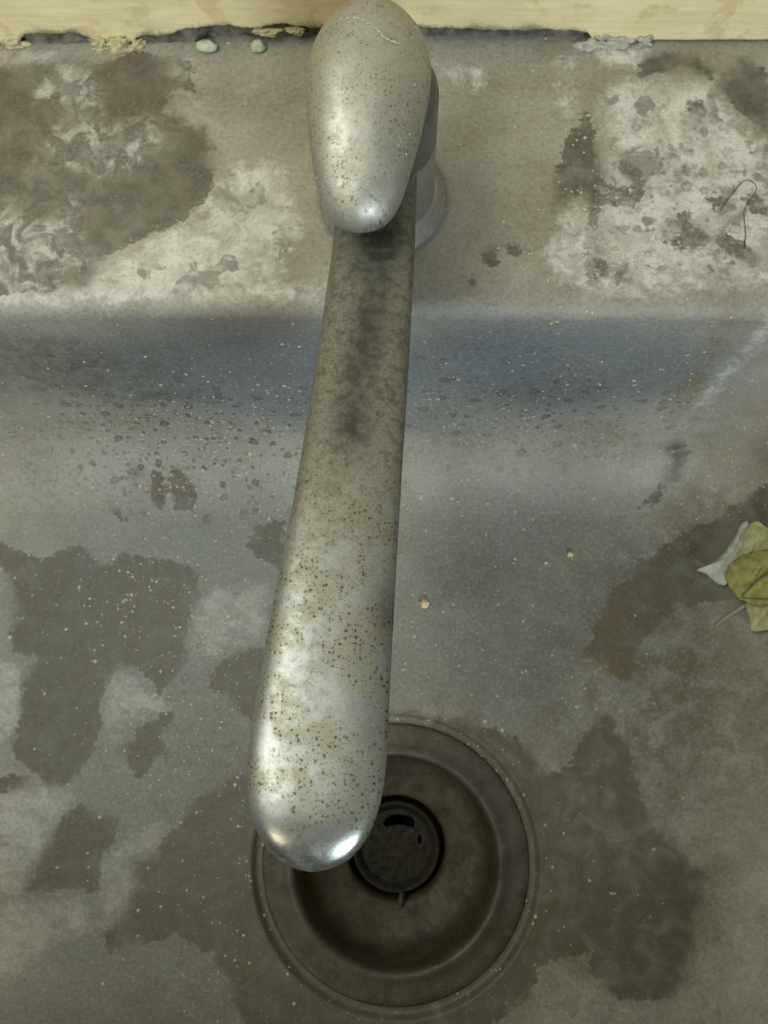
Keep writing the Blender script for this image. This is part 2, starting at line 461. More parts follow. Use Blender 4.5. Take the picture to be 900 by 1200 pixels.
def soft(blobs, P):
    o = np.zeros(len(P))
    for u, v, ru, rv, s in blobs:
        d = ((P[:, 0] - u) / ru) ** 2 + ((P[:, 1] - v) / rv) ** 2
        o = np.maximum(o, s * np.exp(-d * 0.9)) + 0.15 * s * np.exp(-d * 0.9)
    return np.clip(o, 0, 1.3)


# ------------------------------------------------------------------ materials
def mat_sink():
    k = NT('stained_steel')
    k.vd = '2D'
    uv = k.mapping(k.attr('sheet', True), (0.1, 0.1, 0.1))          # centimetres
    wet, lim_refl = k.attr('wet'), k.attr('lime_refl')
    gri_shade, rus_refl, coo, spo = k.attr('grime_shade'), k.attr('rust_refl'), k.attr('cool'), k.attr('spots')
    nA = k.noise(uv, 0.9, 3, 0.6, 0.7)
    nB = k.noise(uv, 3.2, 3, 0.6, 0.5)
    nC = k.noise(uv, 11.0, 2, 0.6)
    nD = k.noise(uv, 26.0, 3, 0.75)
    nE = k.noise(uv, 5.5, 3, 0.72)
    big = k.noise(uv, 0.28, 2, 0.55)
    mott = k.math('ADD', k.math('MULTIPLY', nE, 0.55), k.math('MULTIPLY', nD, 0.45))
    ed = k.math('MULTIPLY_ADD', k.math('SUBTRACT', nA, 0.5), 8.0, wet)
    ed = k.math('MULTIPLY_ADD', k.math('SUBTRACT', nB, 0.5), 9.0, ed)
    ed = k.math('MULTIPLY_ADD', k.math('SUBTRACT', nC, 0.5), 2.4, ed)
    sft = k.rng(k.noise(uv, 0.42, 1, 0.5), 0.46, 0.62, 0.35, 4.5)
    wmask = k.rng(ed, k.math('MULTIPLY', sft, -1.0), sft)
    lk = k.attr('lime_refl_k')
    rim = k.math('SUBTRACT', 1.0, k.rng(k.math('ABSOLUTE', k.math('ADD', ed, 0.5)), 0.05, 0.7))
    le = k.math('MULTIPLY_ADD', k.math('SUBTRACT', nA, 0.5), 12.0, lim_refl)
    le = k.math('MULTIPLY_ADD', k.math('SUBTRACT', nB, 0.5), 9.0, le)
    le = k.math('MULTIPLY_ADD', k.math('SUBTRACT', nC, 0.5), 1.5, le)
    lmask = k.math('MULTIPLY', k.rng(le, -3.5, 6.0), lk)
    # dry film on steel, cool window light painted in towards the wall
    dry = k.mix(k.rng(big, 0.35, 0.65), (0.295, 0.272, 0.208), (0.375, 0.355, 0.290))
    dry = k.mix(k.math('MULTIPLY', k.rng(nA, 0.40, 0.70), 0.35), dry, (0.40, 0.385, 0.33))
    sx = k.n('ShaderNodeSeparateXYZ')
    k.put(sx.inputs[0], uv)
    film = k.mix(k.rng(sx.outputs[1], 4.0, 15.0), (0.190, 0.206, 0.186), (0.178, 0.206, 0.228))  # bluer up the wall: window light put into the film tint
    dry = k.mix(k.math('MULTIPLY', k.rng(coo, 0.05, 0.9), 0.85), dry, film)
    col = k.mix(k.math('MULTIPLY', lmask, k.rng(k.math('ADD', nA, k.math('MULTIPLY', nB, 0.35)), 0.50, 0.85, 0.30, 0.95)), dry, (0.66, 0.655, 0.60))
    wetc = k.mix(k.rng(k.math('ADD', k.math('MULTIPLY', nE, 0.7), k.math('MULTIPLY', nA, 0.3)), 0.40, 0.60), (0.040, 0.037, 0.026), (0.116, 0.108, 0.080))
    wsp = k.noise(uv, 1.0, 4, 0.66, 0.7)
    wisp = k.math('MULTIPLY', k.rng(wsp, 0.47, 0.62), k.rng(lim_refl, -5.0, 2.0))
    isl = k.math('MULTIPLY', k.rng(k.noise(uv, 0.62, 3, 0.6), 0.535, 0.57), k.math('MULTIPLY', k.rng(lim_refl, 0.0, 5.0), lk))
    wm = k.math('MULTIPLY', k.math('MAXIMUM', wmask, k.math('MULTIPLY', isl, 0.75)), k.math('SUBTRACT', 1.0, k.math('MULTIPLY', wisp, 0.70)))
    wm = k.math('MULTIPLY', wm, k.rng(k.math('ADD', k.math('MULTIPLY', nE, 0.5), k.math('MULTIPLY', nA, 0.5)), 0.42, 0.56, 0.55, 1.0))
    col = k.mix(k.math('MULTIPLY', wm, 0.92), col, wetc)
    col = k.mix(k.math('MULTIPLY', rim, k.rng(nB, 0.45, 0.62, 0.0, 0.22)), col, (0.50, 0.49, 0.44))
    g = k.math('MULTIPLY', gri_shade, k.rng(nA, 0.25, 0.72, 0.35, 1.0))
    col = k.mix(k.math('MULTIPLY', g, 0.85, clamp=True), col, (0.092, 0.086, 0.068))
    r = k.math('MULTIPLY', rus_refl, k.rng(k.math('ADD', nA, k.math('MULTIPLY', nB, 0.5)), 0.55, 0.95))
    col = k.mix(k.math('MULTIPLY', r, 0.75, clamp=True), col, (0.150, 0.112, 0.050))
    # dried drops: dark dots and rings where water splashed
    for scl, r0, r1, thr, amt in ((2.6, 0.28, 0.06, 0.45, 0.9), (1.2, 0.27, 0.06, 0.42, 0.95)):
        v1, vc = k.voro(uv, scl, 'both')
        sep = k.n('ShaderNodeSeparateColor')
        k.put(sep.inputs[0], vc)
        rad = k.math('MULTIPLY', k.math('MULTIPLY_ADD', sep.outputs[0], r0, r1), k.rng(sep.outputs[1], thr, thr + 0.2))
        v1 = k.math('ADD', v1, k.math('MULTIPLY', k.math('SUBTRACT', nC if scl > 2 else nB, 0.5), 0.55))
        dd = k.math('SUBTRACT', rad, v1)
        ring = k.math('MULTIPLY', k.rng(dd, -0.03, 0.05), k.rng(dd, 0.04, 0.16, 1.0, 0.55))
        col = k.mix(k.math('MULTIPLY', ring, k.math('MULTIPLY', spo, amt, clamp=True)), col, (0.066, 0.066, 0.056))
    # fine dark pits and pale mineral dust
    v2 = k.voro(uv, 9.0)
    pit = k.math('MULTIPLY', k.rng(v2, 0.05, 0.16, 1.0, 0.0), k.rng(nA, 0.48, 0.62))
    col = k.mix(k.math('MULTIPLY', pit, 0.40), col, (0.08, 0.075, 0.06))
    v3 = k.voro(uv, 6.5)
    dust = k.math('MULTIPLY', k.rng(v3, 0.03, 0.10, 1.0, 0.0), k.rng(nB, 0.50, 0.60))
    col = k.mix(k.math('MULTIPLY', dust, 0.45), col, (0.62, 0.58, 0.42))
    # drying lines left by evaporating water
    ln = k.math('ABSOLUTE', k.math('SUBTRACT', k.math('FRACT', k.math('MULTIPLY_ADD', nA, 7.0, k.math('MULTIPLY', nB, 0.7))), 0.5))
    ln = k.math('MULTIPLY', k.rng(ln, 0.0, 0.09, 1.0, 0.0), k.rng(lim_refl, -9.0, 2.0))
    col = k.mix(k.math('MULTIPLY', ln, k.rng(nB, 0.45, 0.62, 0.0, 0.30)), col, (0.56, 0.55, 0.50))
    # brush grain and mottling
    col = k.mix(k.rng(mott, 0.34, 0.52, 0.52, 0.0), col, (0.085, 0.082, 0.066))
    col = k.mix(k.math('MULTIPLY', k.rng(mott, 0.50, 0.66, 0.0, 0.42), k.math('SUBTRACT', 1.0, k.math('MULTIPLY', wm, 0.75))), col, (0.46, 0.46, 0.41))
    rough = k.fmix(wm, k.rng(nE, 0.3, 0.7, 0.56, 0.74), k.rng(nE, 0.3, 0.7, 0.42, 0.56))
    metal = k.fmix(lmask, 0.16, 0.0)
    metal = k.fmix(wm, metal, 0.12)
    k.bump(k.noise(uv, 8.0, 2, 0.7), 0.16, 0.0006)
    return k.out(col, rough, metal, 0.28)


def mat_chrome(name, film=(0.30, 0.298, 0.235), bare=(0.41, 0.43, 0.43), specks=1.0, metal=0.55, r0=0.35, r1=0.43, streak=False, top=False, pale=0.25):
    k = NT(name)
    k.vd = '2D' if top else '3D'
    p = k.objco(100.0)                                                # centimetres
    nA = k.noise(p, 0.9, 3, 0.6)
    nB = k.noise(p, 3.0, 3, 0.6)
    nC = k.noise(p, 11.0, 4, 0.75)
    nD = k.noise(p, 45.0, 1, 0.6)
    flm = k.rng(k.math('ADD', nA, k.math('MULTIPLY', nB, 0.5)), 0.55, 0.95)
    if streak:
        dusty = k.attr('dusty')
        flm = k.math('ADD', flm, dusty, clamp=True)
    else:
        dusty = 0.0
    col = k.mix(flm, bare, film)
    col = k.mix(k.rng(nC, 0.34, 0.54, 0.26, 0.0), col, (0.15, 0.145, 0.11))
    col = k.mix(k.math('MULTIPLY', k.rng(nB, 0.55, 0.72), pale), col, (0.46, 0.43, 0.29))
    if streak:
        sp = k.attr('pits')
    else:
        sp = 1.0
    for scale, thr, amt in ((7.0, 0.20, 0.85), (13.0, 0.22, 0.75), (4.2, 0.13, 0.85)):
        v, c = k.voro(p, scale, 'both')
        s = k.n('ShaderNodeSeparateColor')
        k.put(s.inputs[0], c)
        t = k.math('MULTIPLY', k.rng(s.outputs[0], 0.45, 1.0), thr * 1.6)
        m = k.rng(k.math('SUBTRACT', t, k.math('ADD', v, k.math('MULTIPLY', k.math('SUBTRACT', nD, 0.5), 0.45))), 0.0, 0.07)
        m = k.math('MULTIPLY', m, k.math('MULTIPLY', sp, k.rng(k.math('ADD', nA, k.math('MULTIPLY', nB, 0.5)), 0.60, 0.86, 0.12, 1.0)))
        col = k.mix(k.math('MULTIPLY', m, amt * specks, clamp=True), col, (0.038, 0.035, 0.025))
    rough = k.fmix(flm, k.rng(nB, 0.3, 0.7, r0, r0 + 0.08), k.rng(nB, 0.3, 0.7, r1 - 0.08, r1 + 0.04))
    mt = k.fmix(flm, min(1.0, metal + 0.2), metal)
    if streak:
        mt = k.math('SUBTRACT', mt, k.math('MULTIPLY', dusty, 0.30))
        col = k.mix(k.math('MULTIPLY', dusty, k.rng(nC, 0.35, 0.62, 0.85, 0.45)), col, (0.108, 0.106, 0.080))
        col = k.mix(k.math('MULTIPLY', dusty, k.rng(nB, 0.50, 0.66, 0.0, 0.55)), col, (0.060, 0.058, 0.044))
        st = k.math('MULTIPLY', k.attr('streak'), k.rng(nB, 0.30, 0.66, 0.65, 1.2))
        col = k.mix(k.math('MULTIPLY', st, 1.0, clamp=True), col, (0.045, 0.046, 0.040))
        rough = k.math('ADD', rough, k.math('MULTIPLY', dusty, 0.10))
    if streak:
        cl = k.math('MULTIPLY', k.attr('clean'), k.rng(nB, 0.30, 0.55, 0.55, 1.0))
        rough = k.fmix(cl, rough, 0.23)
        mt = k.fmix(cl, mt, 0.95)
        col = k.mix(k.math('MULTIPLY', cl, 0.6), col, (0.27, 0.275, 0.255))
    k.bump(nC, 0.08, 0.0004)
    return k.out(col, rough, mt, 0.4)


def mat_wall():
    k = NT('yellow_paint')
    p = k.objco(100.0)
    nA = k.noise(p, 0.7, 4, 0.6)
    nB = k.noise(k.mapping(p, (0.22, 1, 2.6)), 1.6, 4, 0.6)
    nC = k.noise(p, 9.0, 4, 0.6)
    col = k.mix(k.rng(nB, 0.32, 0.68), (0.75, 0.62, 0.34), (0.82, 0.71, 0.44))
    col = k.mix(k.math('MULTIPLY', k.rng(nA, 0.52, 0.66), 0.5), col, (0.52, 0.38, 0.16))
    col = k.mix(k.math('MULTIPLY', k.rng(nC, 0.62, 0.74), 0.35), col, (0.36, 0.27, 0.13))
    md = k.attr('mould')
    e = k.math('ADD', md, k.math('ADD', k.math('MULTIPLY', k.math('SUBTRACT', nA, 0.5), 1.2), k.math('MULTIPLY', k.math('SUBTRACT', nC, 0.5), 0.9)))
    col = k.mix(k.math('MULTIPLY', k.rng(e, 0.35, 0.95), 0.8), col, (0.22, 0.20, 0.15))
    k.bump(k.math('ADD', k.math('MULTIPLY', nB, 0.7), k.math('MULTIPLY', nC, 0.3)), 0.08, 0.0008)
    return k.out(col, 0.62, 0.0, 0.3)


def mat_plain(name, ca, cb, rough=0.7, scale=6.0, bump=0.3, sss=0.0, spec=0.4):
    k = NT(name)
    p = k.objco(100.0)
    a = k.noise(p, scale, 5, 0.6)
    b = k.noise(p, scale * 5, 3, 0.6)
    col = k.mix(k.rng(a, 0.32, 0.68), ca, cb)
    col = k.mix(k.rng(b, 0.3, 0.7, 0.25, 0.0), col, tuple(x * 0.45 for x in ca))
    k.bump(k.math('ADD', a, k.math('MULTIPLY', b, 0.4)), bump, 0.001)
    if sss:
        k.b.inputs['Subsurface Weight'].default_value = sss
        k.b.inputs['Subsurface Radius'].default_value = (0.004, 0.004, 0.002)
        k.b.inputs['Subsurface Scale'].default_value = 0.5
    return k.out(col, rough, 0.0, spec)


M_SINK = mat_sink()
M_SPOUT = mat_chrome('limed_chrome_spout', streak=True, top=True)
M_LEVER = mat_chrome('limed_chrome_lever', film=(0.34, 0.335, 0.27), bare=(0.42, 0.42, 0.38), specks=0.6, r0=0.44, r1=0.50, top=True, pale=0.12)
M_BODY = mat_chrome('dull_chrome_body', film=(0.30, 0.28, 0.25), bare=(0.36, 0.35, 0.33), specks=0.4, r0=0.30, r1=0.48)
M_HOUSING = mat_chrome('shaded_housing', film=(0.105, 0.105, 0.095), bare=(0.14, 0.145, 0.135), specks=0.4, metal=0.3, r0=0.30, r1=0.42, pale=0.05)  # shadow and dark reflection painted into the chrome colour
M_FLANGE = mat_chrome('dull_chrome_flange', film=(0.36, 0.35, 0.32), bare=(0.42, 0.41, 0.39), specks=0.5, metal=0.6, r0=0.36, r1=0.5)
M_DRAIN = mat_chrome('dirty_steel_drain', film=(0.030, 0.025, 0.014), bare=(0.082, 0.066, 0.036), specks=0.6, metal=0.0, r0=0.55, r1=0.68, pale=0.04)
M_LIP = mat_chrome('worn_steel_lip', film=(0.042, 0.038, 0.025), bare=(0.084, 0.078, 0.057), specks=0.4, metal=0.12, r0=0.45, r1=0.58, pale=0.10)
M_RUBBER = mat_plain('black_slime', (0.018, 0.017, 0.012), (0.036, 0.033, 0.022), 0.6, 3.0, 0.5, spec=0.2)
M_WALL = mat_wall()
M_MORTAR = mat_plain('mouldy_mortar', (0.065, 0.060, 0.046), (0.22, 0.205, 0.165), 0.85, 2.0, 0.6)
M_CREAM = mat_plain('cream_plaster', (0.50, 0.42, 0.22), (0.62, 0.55, 0.33), 0.85, 7.0, 0.6)
M_WHITEP = mat_plain('grey_plaster', (0.40, 0.38, 0.32), (0.55, 0.53, 0.46), 0.85, 7.0, 0.6)
M_PUTTY = mat_plain('green_putty', (0.42, 0.47, 0.32), (0.52, 0.56, 0.40), 0.55, 5.0, 0.2)
M_CRUMB = mat_plain('cream_crumb', (0.62, 0.52, 0.26), (0.78, 0.70, 0.45), 0.7, 9.0, 0.3)
M_SPECK = mat_plain('mineral_speck', (0.46, 0.42, 0.26), (0.60, 0.56, 0.40), 0.7, 9.0, 0.2)
M_PALE = mat_plain('pale_leaf', (0.36, 0.38, 0.29), (0.48, 0.50, 0.42), 0.5, 3.0, 0.3)
M_YEL = mat_plain('yellow_leaf', (0.34, 0.34, 0.14), (0.44, 0.43, 0.22), 0.45, 3.0, 0.3)
M_OLIVE = mat_plain('olive_leaf', (0.24, 0.22, 0.055), (0.37, 0.34, 0.12), 0.45, 3.0, 0.3)
M_STRAW = mat_plain('straw_leaf', (0.36, 0.34, 0.17), (0.46, 0.44, 0.26), 0.5, 3.0, 0.3)
M_VEIN = mat_plain('green_vein', (0.07, 0.11, 0.03), (0.11, 0.15, 0.05), 0.5, 5.0, 0.2)
M_STEM = mat_plain('pale_stem', (0.24, 0.28, 0.18), (0.32, 0.35, 0.25), 0.4, 5.0, 0.2)
M_HAIR = mat_plain('dark_fibre', (0.05, 0.045, 0.03), (0.08, 0.07, 0.05), 0.6, 9.0, 0.1)

# ------------------------------------------------------------------ the sink
sink = empty('sink', (0, 0, 0), 'stained stainless steel sink with back deck, deep basin and round drain', 'sink')
V, F, S = sheet_geometry()
wet_a, lime_refl_a = union(WET, S), union(LIME_REFL, S)
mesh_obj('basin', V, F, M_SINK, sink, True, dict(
    sheet=np.c_[S, np.zeros(len(S))], wet=wet_a, lime_refl=lime_refl_a, grime_shade=np.clip(soft(GRIME_DARK, S) + 0.8 * np.exp(-((np.hypot(S[:, 0] - DC[0] * 1000, S[:, 1] - DC[1] * 1000) - 68.0) / 1.8) ** 2) + 0.9 * np.exp(-((np.hypot(S[:, 0] + 10.2, S[:, 1] - 284.6) - 24.5) / 1.6) ** 2), 0, 1.3), rust_refl=soft(RUST_REFL, S),  # drain ring is groove dirt; faucet base ring is a painted contact shadow
    cool=soft(COOL, S), spots=soft(SPOTS, S), lime_refl_k=np.minimum(1, 0.42 + 0.58 * smooth01((S[:, 1] - 225) / 20) + 0.5 * np.exp(-((S[:, 0] - 135) / 10) ** 2 - ((S[:, 1] - 205) / 45) ** 2))))  # local boost strengthens the painted corner reflection

ZR = -DROP - 0.0034                                  # the flat ring the drain sits in
dc = (DC[0], DC[1], ZR)
fl = lathe('drain_flange', [(0.0640, -0.0010), (0.0636, 0.0008), (0.0625, 0.0013), (0.0600, 0.0014), (0.0570, 0.0012), (0.0548, 0.0013),
                            (0.0530, 0.0019), (0.0512, 0.0026), (0.0497, 0.0024), (0.0486, 0.0012), (0.0481, -0.0012)], dc, M_LIP, sink, 160)
cup = lathe('drain_cup', [(0.0481, -0.0012), (0.0478, -0.004), (0.0472, -0.016), (0.0462, -0.024), (0.0440, -0.0285), (0.0405, -0.0305),
                          (0.034, -0.0322), (0.0275, -0.0335), (0.0262, -0.0345), (0.0256, -0.037), (0.0254, -0.050)], dc, M_DRAIN, sink, 128)
plug = lathe('drain_strainer', [(0.0225, -0.046), (0.0228, -0.0385), (0.0224, -0.0372), (0.0215, -0.0370), (0.0205, -0.0378), (0.0195, -0.0405), (0.0182, -0.0418), (0.0182, -0.0426)],
             dc, M_RUBBER, sink, 80)


def strainer_plate():
    rr, m = np.linspace(0.0003, 0.0184, 40), 160
    a = np.arange(m) * 2 * pi / m
    V, keep = [], []
    holes = [(0.0015, 0.0112, 0.0084, 0.0042), (0.0122, 0.0030, 0.0012, 0.0026)]
    for r in rr:
        for t in a:
            x, y = r * cos(t), r * sin(t)
            V.append((DC[0] + x, DC[1] + y, ZR - 0.0420 + 0.0007 * noise.noise((x * 260, y * 260, 3)) + 0.0003 * noise.noise((x * 900, y * 900, 8))))
    f = strip_faces(len(rr), m, True)
    c = np.array(V)[f].mean(1)
    ok = np.ones(len(f), bool)
    for hx, hy, ax, ay in holes:
        u, w = (c[:, 0] - DC[0] - hx) / ax, (c[:, 1] - DC[1] - hy) / ay
        ok &= (u * u + w * w > 1) | ((u * u * 0.8 + (w + 1.1) ** 2 < 0.8) if ax > 0.005 else False)
    return V, f[ok][:, ::-1].tolist()


pv, pf = strainer_plate()
mesh_obj('strainer_plate', pv, pf, M_RUBBER, plug)
pipe = lathe('drain_pipe', [(0.0254, -0.046), (0.0254, -0.075), (0.0, -0.076)], dc, M_RUBBER, sink, 48)

# ------------------------------------------------------------------ the faucet
FC = np.array([-0.0102, 0.1879])
faucet = empty('faucet', (FC[0], FC[1], 0), 'old limescale speckled chrome single lever faucet mounted on sink deck', 'faucet')
lathe('base_flange', [(0.0243, 0.0001), (0.0245, 0.0012), (0.0240, 0.0024), (0.0234, 0.0030), (0.0226, 0.0046), (0.0213, 0.0072), (0.0202, 0.0086), (0.0197, 0.0090)],
      (FC[0], FC[1], 0), M_FLANGE, faucet, 112)
lathe('lower_body', [(0.0197, 0.0088), (0.0194, 0.0110), (0.0194, 0.0375), (0.0191, 0.0386), (0.0184, 0.0390)], (FC[0], FC[1], 0), M_BODY, faucet, 112)
lathe('cartridge_housing', [(0.0184, 0.0388), (0.0189, 0.0394), (0.0193, 0.0404), (0.0193, 0.0600), (0.0188, 0.0625), (0.017, 0.064)], (FC[0], FC[1], 0), M_HOUSING, faucet, 112, True)


def interp_rows(keys, n):
    """smooth resampling of key rows by Catmull-Rom"""
    k = np.array(keys, float)
    seg = len(k) - 1
    out = []
    for t in np.linspace(0, seg, n):
        i = min(int(t), seg - 1)
        f = t - i
        p0, p1, p2, p3 = k[max(i - 1, 0)], k[i], k[i + 1], k[min(i + 2, seg)]
        out.append(0.5 * ((2 * p1) + (-p0 + p2) * f + (2 * p0 - 5 * p1 + 4 * p2 - p3) * f ** 2 + (-p0 + 3 * p1 - 3 * p2 + p3) * f ** 3))
    return np.array(out)


def build_spout():
    # x, y, top z, width, height, squareness (mm)
    keys = [(-10.6, 176, 44.0, 26.2, 24, 6.0), (-11.3, 160, 45.2, 27.0, 24, 6.0), (-11.9, 143.5, 47.2, 27.5, 23, 5.2), (-14.4, 100, 54.3, 29.2, 20.5, 4.0),
            (-17.0, 61, 61.6, 30.9, 18.5, 3.3), (-20.2, 20, 69.2, 34.0, 17, 3.0), (-22.4, -12, 74.8, 36.2, 16, 2.9)]
    rows = interp_rows(keys, 150)
    x, y, z, w, h, e = rows[-1]
    for a in np.linspace(0, pi / 2, 26)[1:]:
        c = max(cos(a), 0.02)
        s = sin(a)
        rows = np.vstack([rows, (x - 0.6 * s, y - 32.5 * s, z + 3.6 * s - 8.0 * s ** 4, w * max(0.0004, (1 - s ** 2.5)) ** (1 / 2.3), 2.0 + (h - 2.0) * (0.35 + 0.65 * c), 2.9)])
    n = 64
    V, D, T, P = [], [], [], []
    for x, y, z, w, h, e in rows:
        ht, hb = h * 0.34, h * 0.66
        for a in np.arange(n) * 2 * pi / n:
            cx = math.copysign(abs(cos(a)) ** (2 / e), cos(a))
            sz = math.copysign(abs(sin(a)) ** (2 / e if sin(a) < 0 else 2 / min(e, 2.7)), sin(a))
            zz = z - ht + sz * (ht if sz > 0 else hb)
            V.append((x + cx * w / 2, y, zz))
            D.append(float(smooth01((y - 20) / 75.0)) * 0.95 + 0.15 * float(smooth01((y + 60) / 60)))
            u = (x + cx * w / 2) - (x + 1.0 + 1.8 * sin(y * 0.06))
            amp = float(smooth01((y - 58) / 24.0)) * (0.95 + 0.15 * sin(y * 0.19))
            T.append(amp * math.exp(-(u / 5.6) ** 2) + 0.35 * float(smooth01((y - 128) / 20)) + 0.5 * math.exp(-((y - 22) / 9) ** 2 - ((cx - 0.86) / 0.18) ** 2))
            P.append((1.0 if sz > -0.2 else 0.3) * (1.0 - 0.15 * float(smooth01((y - 30) / 60.0))) * (1.0 - 0.7 * float(smooth01((-30 - y) / 10.0))))
    V = np.array(V) / 1000.0
    f = strip_faces(len(rows), n, True).tolist()
    f.append(list(range((len(rows) - 1) * n, len(rows) * n)))
    return V, [list(q)[::-1] for q in f], np.array(D), np.clip(np.array(T), 0, 1), np.array(P)


sv, sf, sd, st_, spit = build_spout()
spout = mesh_obj('spout', sv, sf, M_SPOUT, faucet, True, dict(dusty=sd, streak=st_, pits=spit, clean=smooth01((-25.0 - sv[:, 1] * 1000) / 17.0)))
lathe('aerator', [(0.0120, 0.006), (0.0120, -0.0035), (0.0112, -0.0042), (0.0098, -0.0042), (0.0095, -0.0020), (0.0, -0.0018)], (-0.0222, -0.0235, 0.0580), M_LIP, spout, 48)


def build_lever():
    B, T = np.array([-11.8, 213.0]), np.array([-15.8, 140.3])
    ax = T - B
    L = np.linalg.norm(ax)
    ax = ax / L
    nx = np.array([-ax[1], ax[0]])              # to the right seen from above
    wt = np.array([(0, 0), (0.015, 6.2), (0.05, 10.8), (0.12, 15.6), (0.20, 18.2), (0.30, 19.5), (0.40, 19.4), (0.52, 18.2), (0.65, 16.8), (0.78, 14.8), (0.88, 12.8), (0.94, 10.4), (0.975, 7.6), (0.993, 4.2), (1, 0)])
    n = 60
    ts = (1 - np.cos(np.linspace(0, pi, n))) / 2
    hw = np.interp(ts, wt[:, 0], wt[:, 1])
    hw[1:-1] = (hw[:-2] + 2 * hw[1:-1] + hw[2:]) / 4
    ol = [(t, w) for t, w in zip(ts, hw)] + [(t, -w) for t, w in list(zip(ts, hw))[-2:0:-1]]
    m = len(ol)

    def dome(t):
        return 14.0 - 8.0 * float(smooth01((t - 0.20) / 0.80))

    def base_z(t):
        return 81.0 - 15.0 * max(0.0, (t - 0.18) / 0.82) ** 2 - dome(t)
    V = []
    rings = np.concatenate([np.linspace(0.0, 0.8, 18), np.linspace(0.83, 1, 10)])
    for r in rings:
        a = r * pi / 2
        s, c = sin(a), cos(a)
        for t, w in ol:
            sp = 0.16 + 0.72 * t
            tt = sp + (t - sp) * s
            p = B + ax * (tt * L) - nx * (w * s)
            V.append((*p, base_z(tt) + dome(tt) * (1 - s ** 2.5) ** 0.55))
    # skirt below the rim, then the underside
    for ds, inset in ((0.5, 0.0), (1.0, 0.1), (1.12, 0.8)):
        for t, w in ol:
            d = (5.5 - 3.2 * float(smooth01((t - 0.25) / 0.4))) * ds
            q = B + ax * ((t + (0.5 - t) * inset * 0.03) * L) - nx * (w * (1 - inset * 0.06))
            V.append((*q, base_z(t) - d))
    nr = len(rings) + 3
    f = strip_faces(nr, m, True).tolist()
    f.append(list(range((nr - 1) * m, nr * m)))
    return np.array(V) / 1000.0, f


lv, lf = build_lever()
lever = mesh_obj('lever_handle', lv, lf, M_LEVER, faucet)


# ------------------------------------------------------------------ small pale mineral grains
def grain_mesh(points, normals, sizes):
    base = np.array([(1, 0, 0), (-1, 0, 0), (0, 1, 0), (0, -1, 0), (0, 0, 1), (0, 0, -1)], float)
    tri = np.array([(0, 2, 4), (2, 1, 4), (1, 3, 4), (3, 0, 4), (2, 0, 5), (1, 2, 5), (3, 1, 5), (0, 3, 5)])
    V, F = [], []
    for i, (p, nn, s) in enumerate(zip(points, normals, sizes)):
        q = base * (rng.uniform(0.6, 1.3, 3) * s)
        a = rng.uniform(0, pi)
        R = np.array([[cos(a), -sin(a), 0], [sin(a), cos(a), 0], [0, 0, 1]])
        q = q @ R.T
        q[:, 2] *= 0.6
        zz = np.array(nn)
        xx = np.cross(zz, (0.3, 0.8, 0.52)); xx /= np.linalg.norm(xx)
        yy = np.cross(zz, xx)
        V.append(p + q @ np.array([xx, yy, zz]) + zz * s * 0.25)
        F.append(tri + 6 * i)
    return np.concatenate(V), np.concatenate(F)


def scatter(verts, faces, weight, count, smin, smax, power=2.5):
    verts = np.asarray(verts)
    fc = np.array([f[:4] for f in faces if len(f) == 4])
    a, b, c, d = (verts[fc[:, i]] for i in range(4))
    nn = np.cross(c - a, d - b)
    ar = np.linalg.norm(nn, axis=1)
    nn = nn / np.maximum(ar, 1e-12)[:, None]
    cen = (a + b + c + d) / 4
    w = ar * weight(cen, nn, fc)
    idx = rng.choice(len(fc), count, p=w / w.sum())
    t, s = rng.uniform(0, 1, (2, count, 1))
    p = (a[idx] * (1 - t) + b[idx] * t) * (1 - s) + (d[idx] * (1 - t) + c[idx] * t) * s
    nsel = nn[idx]
    return p, nsel, smin + (smax - smin) * rng.uniform(0, 1, count) ** power


def sink_weight(cen, nn, fc):
    g = np.zeros(len(cen))
    u = S[fc[:, 0]]
    for (a, b, ra, rb, s) in ((-100, 118, 85, 30, 1.2), (-60, 150, 100, 45, 0.6), (60, 118, 80, 30, 0.8), (60, 170, 90, 60, 0.35), (158, 112, 22, 18, 1.8), (-120, 50, 60, 40, 0.8), (-110, -20, 40, 50, 0.5), (-10, -80, 75, 75, 0.75),
                              (75, 258, 30, 12, 1.6), (72, 280, 12, 30, 1.2), (30, 320, 50, 45, 0.35), (60, 140, 70, 30, 0.5), (-10, 30, 100, 40, 0.2), (-80, 230, 60, 10, 0.15)):
        g += s * np.exp(-((u[:, 0] - a) / ra) ** 2 - ((u[:, 1] - b) / rb) ** 2)
    cl = np.array([noise.noise((x * 90, y * 90, z * 90)) for x, y, z in cen[::1]]) if len(cen) < 4000 else 0.5 + 0.5 * np.sin(u[:, 0] * 0.31 + np.sin(u[:, 1] * 0.23) * 2) * np.sin(u[:, 1] * 0.27 + np.sin(u[:, 0] * 0.19) * 2)
    g *= 0.25 + cl
    g[np.hypot(cen[:, 0] - DC[0], cen[:, 1] - DC[1]) < 0.052] = 0
    return np.maximum(g, 0) + 0.002


p, nn, s = scatter(V, F, sink_weight, 7500, 0.00022, 0.00095, 4.0)
nn[nn[:, 2] < -0.2] *= -1
gv, gf = grain_mesh(p, nn, s)
o = mesh_obj('grit', gv, gf, M_SPECK, None, False)
o['kind'] = 'stuff'
tag(o, 'pale yellow mineral grit scattered over the steel sink', 'grit')

